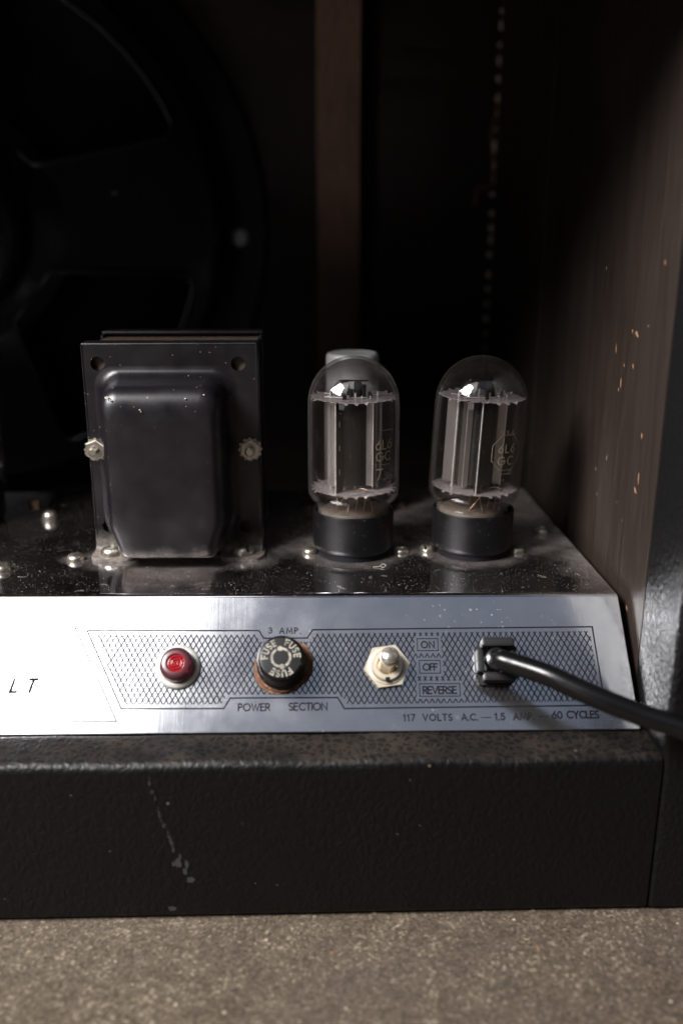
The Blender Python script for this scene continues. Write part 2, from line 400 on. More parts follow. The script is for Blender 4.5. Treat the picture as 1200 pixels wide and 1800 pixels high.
# stroke lettering (geometric sans): glyph = (advance, list of polylines) in a box one unit tall
def arc(cx, cy, rx, ry, a0, a1, n=12): return [(cx+rx*math.cos(R(a0+(a1-a0)*k/n)), cy+ry*math.sin(R(a0+(a1-a0)*k/n))) for k in range(n+1)]
G = {
 'A': (.80, [[(0,0),(.40,1),(.80,0)],[(.13,.32),(.67,.32)]]), 'C': (.82, [arc(.5,.5,.48,.5,48,312)]),
 'E': (.50, [[(.5,1),(0,1),(0,0),(.5,0)],[(0,.53),(.44,.53)]]), 'F': (.48, [[(.48,1),(0,1),(0,0)],[(0,.53),(.42,.53)]]),
 'G': (.90, [arc(.5,.5,.48,.5,48,360)+[(.55,.5)]]), 'I': (.0, [[(0,0),(0,1)]]), 'L': (.46, [[(0,1),(0,0),(.46,0)]]),
 'M': (.95, [[(0,0),(.12,1),(.475,.15),(.83,1),(.95,0)]]), 'N': (.72, [[(0,0),(0,1),(.72,0),(.72,1)]]),
 'O': (.98, [arc(.49,.5,.49,.5,0,360,20)]), 'P': (.52, [[(0,0),(0,1),(.25,1)]+arc(.25,.74,.27,.26,90,-90,8)+[(0,.48)]]),
 'R': (.56, [[(0,0),(0,1),(.25,1)]+arc(.25,.74,.27,.26,90,-90,8)+[(0,.48)],[(.25,.48),(.56,0)]]),
 'S': (.52, [arc(.27,.745,.235,.255,40,270,10)+arc(.27,.245,.255,.245,90,-140,10)]), 'T': (.60, [[(0,1),(.6,1)],[(.3,1),(.3,0)]]),
 'U': (.66, [[(0,1),(0,.33)]+arc(.33,.33,.33,.33,180,360,10)+[(.66,1)]]), 'V': (.74, [[(0,1),(.37,0),(.74,1)]]),
 'W': (1.1, [[(0,1),(.28,0),(.55,.9),(.82,0),(1.1,1)]]), 'Y': (.70, [[(0,1),(.35,.48),(.7,1)],[(.35,.48),(.35,0)]]),
 'H': (.68, [[(0,0),(0,1)],[(.68,0),(.68,1)],[(0,.5),(.68,.5)]]),
 '0': (.62, [arc(.31,.5,.31,.5,0,360,16)]), '1': (.22, [[(0,.8),(.2,1),(.2,0)]]), '7': (.56, [[(0,1),(.56,1),(.15,0)]]),
 '3': (.52, [arc(.25,.755,.23,.245,150,-90,9)+arc(.25,.26,.27,.26,90,-150,9)]),
 '5': (.54, [[(.48,1),(.12,1),(.06,.55)]+arc(.26,.33,.28,.33,115,-150,10)]),
 '6': (.60, [[(.45,1),(.06,.47)],arc(.30,.31,.30,.31,0,360,14)]), '2': (.55, [arc(.27,.73,.26,.27,170,-30,8)+[(0,0),(.55,0)]]),
 '.': (.06, [[(0,0),(.07,.0)]]), '-': (.95, [[(0,.42),(.95,.42)]]), '/': (.4, [[(0,-.1),(.4,1.1)]]), ' ': (.55, []),
}
def text_strokes(s, height, space=.25, slant=0, width=1.0):
    x = 0; out = []
    for ch in s:
        adv, pl = G[ch]
        for p in pl: out.append([((x+a*width+b*slant)*height, b*height) for a, b in p])
        x += adv*width+space
    return out, (x-space)*height
def ribbon(bm, pts, wd, f, cap=True):
    """flat stroke; f maps (x, y) to a 3-D point"""
    P = [Vector((*p, 0)) for p in pts]; n = len(P); L = []; closed = (P[0]-P[-1]).length < 1e-6 and n > 3
    for i in range(n):
        if closed: a, b = (P[i]-P[i-1 if i else n-2]), (P[(i+1) if i < n-1 else 1]-P[i])
        else: a = P[i]-P[max(i-1, 0)]; b = P[min(i+1, n-1)]-P[i]
        if a.length < 1e-9: a = b
        if b.length < 1e-9: b = a
        a = a.normalized(); b = b.normalized()
        nm = Vector((-(a.y+b.y), a.x+b.x, 0)); 
        if nm.length < 1e-6: nm = Vector((-a.y, a.x, 0))
        nm.normalize(); k = 1/max(.5, nm.dot(Vector((-a.y, a.x, 0))))
        e = Vector()
        if not closed and cap: e = (-a if i == 0 else (a if i == n-1 else Vector()))*wd*.45
        L.append((P[i]+e+nm*wd*.5*k, P[i]+e-nm*wd*.5*k))
    v = [(bm.verts.new(f(p.x, p.y)), bm.verts.new(f(q.x, q.y))) for p, q in L]
    for a, b in zip(v, v[1:]): bm.faces.new((a[0], b[0], b[1], a[1]))

# ------------------------------------------------------------------ floor and cabinet
bm = bmesh.new(); s = 1500
for a in ((-s,-s),(s,-s),(s,s),(-s,s)): pass
vs = [bm.verts.new((x, y, -103.5)) for x, y in ((-s,-s),(s,-s),(s,s),(-s,s))]; bm.faces.new(vs)
fl = link_obj('floor', bm, M['floor'], smooth=0); fl['kind'] = 'structure'; fl['label'] = 'rough grey brown concrete floor under the cabinet'

WX, RY, ZT = 102.5, -101.8, 325.0      # inner face of the right side, back plane of the cabinet, underside of its top
LX, BY, ZF = -580.0, 266.0, -103.4
cab = thing('amplifier_cabinet', 'open backed dark wooden amplifier cabinet covered in black leathercloth', 'cabinet', (0,0,0))
def part(name, m, parent, f, smooth=35, label=None):
    b = bmesh.new(); f(b); return link_obj(name, b, m, parent, smooth, label=label)
sidep = part('side_panel', M['wood'], cab, lambda b: box(b, WX, WX+17.5, -68.5, BY, ZF+19, ZT), label='scuffed dark brown wooden side panel beside the chassis')
part('side_panel', M['wood'], cab, lambda b: box(b, LX-17.5, LX, -68.5, BY, ZF+19, ZT))
def tolex_edge(b):
    box(b, WX-.4, WX+19, RY, -68.3, ZF+.2, ZT+19, 2.5, None, 3); box(b, WX+17.7, WX+19.2, -68.2, BY, ZF+.2, ZT+19)
part('leathercloth_edge', M['vinyl_side'], cab, tolex_edge, label='grained black leathercloth wrapped round the edge of the side panel')
part('leathercloth_edge', M['vinyl_side'], cab, lambda b: box(b, LX-19, LX+.4, RY, -68.3, ZF+.2, ZT+19, 2.5, None, 3))
part('top_panel', M['wood'], cab, lambda b: box(b, LX, WX-.6, RY+1, BY, ZT, ZT+18))
part('bottom_panel', M['wood'], cab, lambda b: box(b, LX, WX-.6, RY+21, BY, ZF+.1, ZF+19))
def rail(b):
    box(b, LX+.6, WX-.55, RY, RY+21, ZF+.1, -40)
    es = [e for e in b.edges if abs(e.verts[0].co.x-e.verts[1].co.x) > 100]
    bmesh.ops.bevel(b, geom=es, offset=3.4, segments=5, affect='EDGES', profile=.5)
    for k in range(1, 90):
        x = LX+k*(WX-LX)/90
        bmesh.ops.bisect_plane(b, geom=b.verts[:]+b.edges[:]+b.faces[:], plane_co=(x, 0, 0), plane_no=(1, 0, 0))
    for v in b.verts:
        if v.co.z > -60: q = Vector((v.co.x*.03, 0, 0)); v.co.z += .55*noise.noise(q)+.2*noise.noise(q*4); v.co.y += (.5*noise.noise(q+Vector((9,0,0)))) if v.co.y < RY+8 else 0
part('back_rail', M['vinyl'], cab, rail, label='black leathercloth covered lower back rail with a pale scratch')
part('added_shade_panel', M['vinyl'], cab, lambda b: box(b, LX+.6, WX-.9, RY, RY+19, 226, ZT-.2, 2.6, None, 4))  # unseen panel added to keep the softbox light off the upper interior
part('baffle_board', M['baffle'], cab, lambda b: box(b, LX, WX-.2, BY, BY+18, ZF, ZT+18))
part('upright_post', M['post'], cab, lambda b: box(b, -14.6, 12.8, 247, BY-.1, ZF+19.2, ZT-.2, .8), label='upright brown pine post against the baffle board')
part('corner_batten', M['wood'], cab, lambda b: box(b, WX-1.4, WX-.1, 112, 256, ZF+19.2, ZT-.2, .6))
# raw splinters and scuffs on the side panel: (y, z, length, width, tilt)
def scuffs():
    L = [(-35,96,5.2,2.0,75),(-30,96.5,1.6,1.6,0),(-13,88,4.6,.7,5),(-34,84,2.2,1.3,35),(-24,83,1.6,.9,20),(-22,76,4.2,1.3,8),(-20,73,1.8,1.0,0),
         (-50,61,2.4,1.6,20),(-51,45,5.6,1.1,6),(-49,40,3.6,1.9,55),(-13,44,3.2,.8,-15),(0,36,1.6,1.0,0),(-52,-6,3.4,1.8,35),(-56,122,1.8,1.0,0),(8,118,2.0,1.0,10),
         (-30,30,1.2,.7,0),(-38,25,1.1,.6,0),(-4,26,2.2,.7,-30),(-46,100,1.0,.8,0)]
    rr = random.Random(3)
    for y, z, ln, wd, t in L:
        b = bmesh.new()
        t = R(t); n = 9; vs = []
        for k in range(n):
            a = 2*math.pi*k/n; q = .65+.5*rr.random(); p, s_ = ln*.5*q*math.cos(a), wd*.5*q*math.sin(a)
            vs.append(b.verts.new((WX-.06, y+p*math.sin(t)+s_*math.cos(t), z+p*math.cos(t)-s_*math.sin(t))))
        c = b.verts.new((WX-.25, y, z))
        for k in range(n): b.faces.new((vs[k], vs[(k+1)%n], c))
        link_obj('scuff', b, M['wood_chip'], sidep, 0)
scuffs()
# pale scratch running down the back rail
def rail_scratch(b):
    rr = random.Random(5)
    pts = [(-73.5,-46),(-71.5,-55),(-70,-62),(-68,-68),(-66.3,-75)]
    for i in range(34):
        t = i/33*3.99; k = int(t); q = t-k; x = pts[k][0]*(1-q)+pts[k+1][0]*q; z = pts[k][1]*(1-q)+pts[k+1][1]*q
        if rr.random() < .25: continue
        l, wd = .6+rr.random()*.9, .12+.22*rr.random()
        vs = [b.verts.new((x+(rr.random()-.5)*.7+dx*wd+dz*.15, RY-.06, z+dz*l)) for dx, dz in ((-1,0),(-.3,1),(.5,.8),(1,0),(.3,-1))]; b.faces.new(vs)
    for x, z, l, wd in ((-65.2,-79.5,2.6,1.5),(-63,-83,1.6,1.0),(-61.4,-86.5,1.6,1.6),(-67,-80,1.2,.6),(-68.3,-98.5,1.2,1.9),(-64.5,-77,1.8,.5),(-62.3,-80,2.2,.7)):
        n = 8; vs = [b.verts.new((x+math.cos(2*math.pi*k/n)*wd*(.6+.5*rr.random()), RY-.06, z+math.sin(2*math.pi*k/n)*l*(.6+.5*rr.random()))) for k in range(n)]; b.faces.new(vs)
M['scratch'] = mat('pale_scuff', (.034,.034,.037), .7)
part('pale_scratch', M['scratch'], cab, rail_scratch, 0)

# ------------------------------------------------------------------ loudspeaker on the baffle
spk = thing('loudspeaker', 'large round blue black loudspeaker seen from behind at the left', 'loudspeaker', (-237, BY-.2, 135))
RX = Matrix.Rotation(R(90), 4, 'X')     # local z -> world -y (towards the open back)
def spk_part(name, m, f, smooth=35): 
    b = bmesh.new(); f(b); return link_obj(name, b, m, spk, smooth, RX)
spk_part('mounting_rim', M['speaker'], lambda b: lathe(b, [(189,0),(189,3),(187.5,4.5),(163,4.5),(160.5,7),(160,30),(159,36),(156,38),(154,38),(154,0)], 96, False, False))
def basket(b):
    wins = []
    for a0 in (20, 110, 200, 290):
        inner, outer = 66, 148; pts = [(r*math.cos(R(a)), r*math.sin(R(a))) for r, a in [(inner, a0+12), (outer, a0+1)]+[(outer, a0+1+58*k/8) for k in range(1, 8)]+[(outer, a0+59), (inner, a0+48)]]
        wins.append(round_poly(pts, [8]+[14]+[0]*7+[14]+[8], 6))
    holed(b, circle(0,0,157,72), wins, 35.5, 37.5)
    dish = lambda r: max(0, (157-r))/91*24
    for v in b.verts: v.co.z += dish(math.hypot(v.co.x, v.co.y))
    for wn in wins:
        w3 = [Vector((x, y, 37.2+dish(math.hypot(x, y)))) for x, y in wn]; tube(b, w3+[w3[0]], 2.2, 10, False)
spk_part('basket', M['speaker'], basket, 40)
spk_part('magnet_pot', M['speaker'], lambda b: lathe(b, [(72,58),(66,62),(60,66),(55,68),(53,70),(52,78),(50,84),(46,88),(38,91),(28,92.9),(16,94.4),(7,95),(1,95.1)], 64, True, True), 60)
def spk_cone(b): lathe(b, [(153,4),(60,34)], 64, False, True)
spk_part('paper_cone', M['ink'], spk_cone)
for k in range(4):
    a = R(-2+90*k); b = bmesh.new(); T = Matrix.Translation((171*math.cos(a), 171*math.sin(a), 0))
    lathe(b, [(5.4,4.5),(5.4,5.6)], 20, M4=T); prism(b, circle(0,0,4.6,6), 5.6, 9.2, T, .5, 1); lathe(b, [(2.2,9.2),(2.2,11),(1.7,11.5)], 12, M4=T)
    link_obj('mounting_nut', b, M['alu'], spk, 30, RX)
rr = random.Random(9)
dish_h = lambda x, z: max(0, 157-math.hypot(x, z))/91*24
if True:
    for x, z, l, wd in ((62,-17.5,2.8,.9),(45,15,.6,2.2),(100,20,.5,2.3),(56,-9,.5,1.8),(55,-26,1.6,1.5),(52,5,.5,2.0)):
        n = 8; b = bmesh.new(); b.faces.new([b.verts.new((x+math.cos(2*math.pi*k/n)*wd*(.5+.6*rr.random()), z+math.sin(2*math.pi*k/n)*l*(.5+.6*rr.random()), 37.8+dish_h(x, z))) for k in range(n)])
        link_obj('paint_chip', b, M['chip'], spk, 0, RX)

# pale corded trim in the baffle corner and a loose thread
trim = thing('corded_trim', 'pale corded strip running up the dark corner beside the side panel', 'trim', (99.6, 261, -60))
b0 = bmesh.new(); tube(b0, [(0,1.6,0),(.6,1.6,100),(1.2,1.6,200),(2.4,1.6,345)], .9, 8)
link_obj('backing_cord', b0, M['ink'], trim)
bmb = bmesh.new(); lathe(bmb, [(.5,-2.6),(1.4,-2.0),(1.8,-.8),(1.9,.4),(1.6,1.8),(.6,2.6)], 10)
bead0 = link_obj('cord_knot', bmb, M['bead'], trim); rr = random.Random(11)
for k in range(34):
    o = bead0 if k == 0 else bead0.copy()
    if k: C.objects.link(o); o.parent = trim
    z = 8+k*9.9+rr.uniform(-1.8, 1.8); o.location = Vector((.2+z*.0068+rr.uniform(-.25,.25), rr.uniform(-.6,.3), z))*MM
    o.scale = (rr.uniform(.55,1.05), 1, rr.uniform(.5, 1.35)); o.rotation_euler = (0, rr.uniform(-.2,.2), 0)
b = bmesh.new()
tube(b, smooth_path([(101.5,259,212),(99.5,255,204),(97,252,193),(98.5,253,181),(100,256,172),(100.2,258,163),(97,254,160),(91.5,250,161),(88.8,248,159),(87.5,247,153),(86.5,246.5,149)], 6), .55, 6)
th = link_obj('loose_thread', b, M['thread']); th['label'] = 'tan loose thread hanging off the corded strip in the dark corner'; th['category'] = 'thread'

# ------------------------------------------------------------------ chassis and faceplate
O = Vector((98.6,-51.5,0.0)); U_ = Vector((-136.2,-47.7,0))-O; U_ = -U_.normalized()
Nn = U_.cross(Vector((100.1,-84.5,-38.6))-O).normalized()
if Nn.y > 0: Nn = -Nn
V_ = Nn.cross(U_)
if V_.z > 0: V_ = -V_
def PL(u, v, h=0.0): return O+U_*u+V_*v+Nn*h
def PM(u, v, h=0.0):
    """frame on the faceplate: local x along it, local y up it, local z out of it"""
    p = PL(u, v, h); m = Matrix((U_, -V_, Nn)).transposed().to_4x4(); m.translation = p; return m
LXC = -430.0
ch = thing('amplifier_chassis', 'bright metal amplifier chassis with dusty mirror top and sloping printed faceplate', 'amplifier', (0,0,0))
def chassis_body(b):
    a0 = PL(0,0,-.9); bt = PL(0,52,-.9)
    prof = [((98.6,a0.y+.2,0),1),((95.5,99,0),0),((95.5,99,-58),0),((99.6,bt.y,-58),0),((99.6,bt.y+1,bt.z),0)]
    Rv = [b.verts.new(p) for p, _ in prof]; Lv = [b.verts.new((LXC, p[1]+(98.6-LXC)*.0162*(1 if i in (0,3,4) else 0), p[2])) for i, (p, _) in enumerate(prof)]
    b.faces.new(Rv); b.faces.new(Lv[::-1]); n = len(prof)
    for k in range(n): b.faces.new((Rv[k], Lv[k], Lv[(k+1)%n], Rv[(k+1)%n]))
    b.edges.ensure_lookup_table()
    es = [e for e in b.edges if all(abs(v.co.z) < 1e-4 for v in e.verts)]
    bmesh.ops.bevel(b, geom=es, offset=1.3, segments=4, affect='EDGES', profile=.5)
part('chassis_body', M['chassis'], ch, chassis_body, 50)
fpl = thing('faceplate', '', '', (0,0,0)); del fpl['label']; del fpl['category']
C.objects.unlink(fpl); bpy.data.objects.remove(fpl)
b = bmesh.new(); UL = LXC-98.6
poly = [(0.0,-1.0),(1.7,-51.4),(UL+2,-53.4),(UL,-1.0)]
prism(b, poly, -.9, 0, PM(0,0), .35, 2)
face = link_obj('faceplate', b, M['plate'], ch, 30, label='sloping brushed aluminium faceplate with a black printed lattice')
# the plate's material wants its own axes: keep world axes, brushed across the slope
H = .05
def P2(x, y): return PL(x, y, H)
b = bmesh.new()
out = [(-200.4,13.93),(-136.3,14.15),(-134.5,17.1),(-118.2,17.1),(-116.3,13.9),(-11.3,13.2),(-10.0,42.7),(-104.6,43.4),(-107.0,39.4),(-145.9,39.4),(-148.2,43.2),(-185.1,43.1),(-200.4,13.93)]
ribbon(b, out, .52, P2)
ribbon(b, [(-330,10.0),(-206.4,10.1),(-186.4,47.6),(-330,47.9)], .42, P2)
link_obj('printed_border', b, M['ink'], face, 0)
# lattice: two families of lines kept inside the border and clear of the boxed words
inner = [(-197.2,15.5),(-137.3,15.6),(-135.6,18.4),(-117.1,18.4),(-115.3,15.4),(-12.4,14.8),(-11.3,41.2),(-103.6,41.9),(-106,38.2),(-147,38.2),(-149.2,41.6),(-184.4,41.7)]
keep_out = [(-78.4,-68.4,16.5,23.1),(-78.0,-68.0,24.9,31.7),(-78.2,-61.2,33.5,40.0)]
def inside(x, y):
    c = False; n = len(inner)
    for i in range(n):
        (x0, y0), (x1, y1) = inner[i], inner[i-1]
        if (y0 > y) != (y1 > y) and x < (x1-x0)*(y-y0)/(y1-y0)+x0: c = not c
    return c and not any(a < x < b_ and c_ < y < d for a, b_, c_, d in keep_out)
b = bmesh.new(); px, py = 2.14, 3.72; k_ = px/py; rr = random.Random(2)
for sgn in (1, -1):
    for i in range(-150, 60):
        run = None; y = 14.0; prev = None
        while y < 44:
            x = i*px+sgn*(y-14)*k_; ok = inside(x, y)
            if ok and run is None: run = (x, y)
            if not ok and run is not None:
                if prev[1]-run[1] > .35: ribbon(b, [run, prev], .40*rr.uniform(.85,1.12), P2, False)
                run = None
            prev = (x, y); y += .12
link_obj('printed_lattice', b, M['ink'], face, 0)
def letter(s, u, v, h, width=None, stroke=.19, space=.25, slant=0, m='ink', wx=1.0):
    """s printed with its baseline at (u, v), stretched to the given width by its letter spacing"""
    if width:
        _, w0 = text_strokes(s, h, 0, slant, wx); space = (width-w0)/(len(s)-1)/h
    st, _ = text_strokes(s, h, space, slant, wx); b = bmesh.new()
    for p in st: ribbon(b, p, stroke*h, lambda x, y: PL(u+x, v-y, H))
    return link_obj('lettering', b, M[m], face, 0)
letter('3', -132.6, 15.2, 2.1); letter('AMP.', -128.6, 15.3, 2.15, 7.8)
letter('POWER', -142.9, 44.0, 2.45, 11.3); letter('SECTION', -124.6, 43.9, 2.55, 13.7)
letter('ON', -75.8, 21.0, 2.35, 4.7, .21); letter('OFF', -75.5, 29.5, 2.4, 5.2, .21); letter('REVERSE', -75.8, 38.1, 2.5, 12.0, .21)
for x0, x1, y0, y1 in ((-77.3,-69.6,17.5,22.1),(-76.8,-69.2,25.8,30.6),(-77.1,-62.4,34.5,39.1)):
    b = bmesh.new(); ribbon(b, [(x0,y0),(x1,y0),(x1,y1),(x0,y1),(x0,y0)], .3, P2); link_obj('word_box', b, M['ink'], face, 0)
letter('117', -83.3, 47.9, 2.2, 4.0, .21); letter('VOLTS', -76.3, 47.85, 2.2, 10.4, .21); letter('A.C.', -62.3, 47.8, 2.2, 5.6, .21); letter('-', -55.2, 47.8, 2.2, None, .13, wx=1.6)
letter('1.5', -50.3, 47.75, 2.3, 3.4, .21); letter('AMP.', -43.6, 47.7, 2.3, 7.2, .21); letter('-', -34.4, 47.5, 2.3, None, .13, wx=1.5); letter('60', -29.6, 47.3, 2.4, 3.5, .21); letter('CYCLES', -24.2, 47.2, 2.4, 11.4, .21)
for c_, u_ in (('V', -245.6), ('O', -236.0), ('L', -226.0), ('T', -220.3)): letter(c_, u_, 36.8, 4.6, None, .24, slant=.22)
letter('22', -229.0, 44.2, 1.9, 3.6, .14)
# screws in the chassis top: pan heads, slot cut across
def screw(x, y, z, r, h, slot, m, parent, name='screw', tilt=0):
    b = bmesh.new(); prof = [(r*1.0,0),(r,h*.35),(r*.92,h*.65),(r*.72,h*.9),(r*.4,h),(0.01,h*1.02)]
    lathe(b, prof, 24)
    if slot is not None:
        # slot as a recessed channel: two raised half caps either side of it
        s_ = bmesh.new(); bmesh.ops.create_cube(s_, size=1); s_.free()
        sb = bmesh.new(); lathe(sb, prof, 24); b.free(); b = sb
        geo = b.verts[:]+b.edges[:]+b.faces[:]
        hw = r*.13
        for sg in (-1, 1):
            geo = b.verts[:]+b.edges[:]+b.faces[:]
            bmesh.ops.bisect_plane(b, geom=geo, plane_co=(0, sg*hw, 0), plane_no=(0, 1, 0))
        for v in b.verts:
            if abs(v.co.y) < hw+1e-4 and v.co.z > h*.45: v.co.z = h*.45
        # keep the channel walls upright
        for f in [f for f in b.faces if False]: pass
        bmesh.ops.rotate(b, verts=b.verts, cent=(0,0,0), matrix=Matrix.Rotation(R(slot), 3, 'Z'))
    return link_obj(name, b, m, parent, 40, Matrix.Translation((x, y, z)))
for x, y, r, h, sl in ((-143.9,48,3.6,4.5,None),(-117.5,-8.9,3.6,2.8,None),(-144.4,-20.5,3.9,3.0,None),(-19.1,-2.4,3.3,2.5,None),(20.2,-2.6,3.2,2.1,10),(31.8,-1.2,3.4,2.9,62),(70.2,-3.2,3.2,2.4,None),(86.9,21.5,3.3,2.8,20)):
    screw(x, y, 0, r, h, sl, M['screw'], ch)
for x, y in ((-158.6,74),(25.2,66.5),(-19.6,62.5)):
    screw(x, y, 0, 3.4, 2.8, None, M['brass_screw'], ch)

# ------------------------------------------------------------------ transformer
tr = thing('transformer', 'black enamelled transformer with rounded end cover standing on the chassis', 'transformer', (-74.7,0,0))
def T(x, y, z): return Matrix.Translation((x, y, z))
FX = Matrix(((1,0,0,0),(0,0,-1,0),(0,1,0,0),(0,0,0,1)))   # local (x, y, z) -> (x, -z, y): local z faces the back opening
bw = 35.3; ztop = 89.6
def bell_outline(off):
    i_ = off if off > 0 else off*.5; j_ = off if off > 0 else off*1.25
    w_ = 23.3+i_; b_ = 20.0+i_; zt = 74.8+j_; zb = max(4.2-i_*.6, .9)
    return [(x-2.2, y) for x, y in round_poly([(-b_,zb),(b_,zb),(b_+.4,9.0-i_*.3),(w_,18.5-i_*.3),(w_,zt),(-w_,zt),(-w_,18.5-i_*.3),(-b_-.4,9.0-i_*.3)], [4.5,4.5,6,7,7+off*.3,7+off*.3,7,6], 6)]
def front_cover(b):
    outer = round_poly([(-bw,1.6),(bw,1.6),(bw,ztop),(-bw,ztop)], .8, 2)
    holed(b, outer, [circle(-29.0,81.3,2.9),circle(27.4,81.1,2.9),circle(28.4,12.2,2.9),circle(-29.4,12.6,2.9)], 0, 1.6, FX)
    levels = [(6.0,1.55),(4.2,1.75),(2.6,2.6),(1.4,4.4),(.9,7.5),(.4,12.0),(0,15.5)]+[(-7.5*(1-math.cos(R(a))), 15.5+7.5*math.sin(R(a))) for a in (15,30,45,60,75,90)]+[(-11,23.2),(-16,23.4)]
    loops = []
    for off, h in levels: loops.append([b.verts.new(FX @ Vector((x, y, h))) for x, y in bell_outline(off)])
    for p, q in zip(loops, loops[1:]):
        n = len(p)
        for k in range(n): b.faces.new((p[k], p[(k+1)%n], q[(k+1)%n], q[k]))
    b.faces.new(loops[-1])
    # folded lips along top and sides
    box(b, -bw, bw, 0, 8, ztop-1.3, ztop, .5); box(b, -bw, -bw+1.3, 0.01, 12, 3, ztop-1.31, .4); box(b, bw-1.3, bw, 0.01, 12, 3, ztop-1.31, .4)
    for pth in ([(-bw+.4,-1.35,3),(-bw+.4,-1.35,ztop-.5)],[(-bw+.4,-1.35,ztop-.5),(bw-.4,-1.35,ztop-.5)],[(bw-.4,-1.35,ztop-.5),(bw-.4,-1.35,3)]): tube(b, pth, .5, 8)
    for s_ in (-1, 1):   # feet, bent forward, with the bend rising into the flange
        prism(b, round_poly([(s_*18.0,1.4),(s_*18.0,-12.5),(s_*36.3,-12.5),(s_*36.3,1.4)], [.1,4.5,5.5,.1], 5), .05, 1.6, None, .3, 1)
        pr = [(0,1.6),(-6.0,1.6),(-4.4,1.9),(-3.0,2.8),(-2.0,4.4),(-1.6,7.0),(0,7.0)]
        lo = [b.verts.new((s_*19.5, y, z)) for y, z in pr]; hi = [b.verts.new((s_*35.3, y, z)) for y, z in pr]; n = len(pr)
        b.faces.new(lo); b.faces.new(hi[::-1])
        for k in range(n): b.faces.new((lo[k], lo[(k+1)%n], hi[(k+1)%n], hi[k]))
fc = part('end_cover', M['paint'], tr, front_cover, 32)
def rear_cover(b):
    holed(b, round_poly([(-bw,1.6),(bw,1.6),(bw,ztop+.6),(-bw,ztop+.6)], .8, 2), [], 0, 1.6, T(0,47.5,0) @ FX)
    box(b, -bw, bw, 38, 45.8, ztop-.7, ztop+.6, .5); box(b, bw-1.3, bw, 34, 45.8, 3, ztop-.8, .4); box(b, -bw, -bw+1.3, 34, 45.8, 3, ztop-.8, .4)
    box(b, -23, 23, 47.4, 68, 4, 77, 6, None, 4)
part('rear_cover', M['paint'], tr, rear_cover, 32)
def core(b):
    for k in range(23): box(b, -bw+1.6, bw-1.6, 1.5+k*1.9, 3.2+k*1.9, 2.5, ztop-1.9-.25*((k*7) % 3)/2)
part('laminated_core', M['lam'], tr, core, 0)
for x, y, z, r in ((-21.5,-22.2,71.0,.9),(-20.2,-22.7,70.2,.5),(8.5,-22.4,70.6,.45),(15.5,-21.0,71.8,.4),(-9,-23.6,66.5,.4),(-8.6,-23.6,65.8,.3)):
    b = bmesh.new(); bmesh.ops.create_icosphere(b, subdivisions=1, radius=r, matrix=T(x, y, z) @ Matrix.Rotation(.7, 4, 'X') @ Matrix.Diagonal((1.2,.9,.4,1)))
    link_obj('paint_chip', b, M['chip_grey'], fc, 0)
for x, z in ((-32.2,46.2),(31.4,45.8)):
    b = bmesh.new(); TT = T(x,-1.6,z) @ FX
    teeth = [((5.1 if k % 2 else 4.2)*math.cos(2*math.pi*k/24+.3), (5.1 if k % 2 else 4.2)*math.sin(2*math.pi*k/24+.3)) for k in range(24)]
    prism(b, teeth, 0, .8, TT); prism(b, circle(0,0,4.5,6), .8, 3.4, TT @ Matrix.Rotation(R(20), 4, 'Z'), .4, 1)
    nt = link_obj('lock_nut', b, M['screw'], tr, 30)
    b = bmesh.new(); lathe(b, [(2.0,3.4),(2.0,4.0)]+[(1.75 if k % 2 else 2.0, 4.0+.35*k) for k in range(8)]+[(1.3,6.9)], 16, True, True, TT)
    link_obj('stud', b, M['screw'], nt, 30)
for x, sl in ((-28.0,28),(27.6,-55)): screw(x, -6.4, 1.62, 4.6, 3.6, sl, M['screw'], tr, 'slotted_screw')

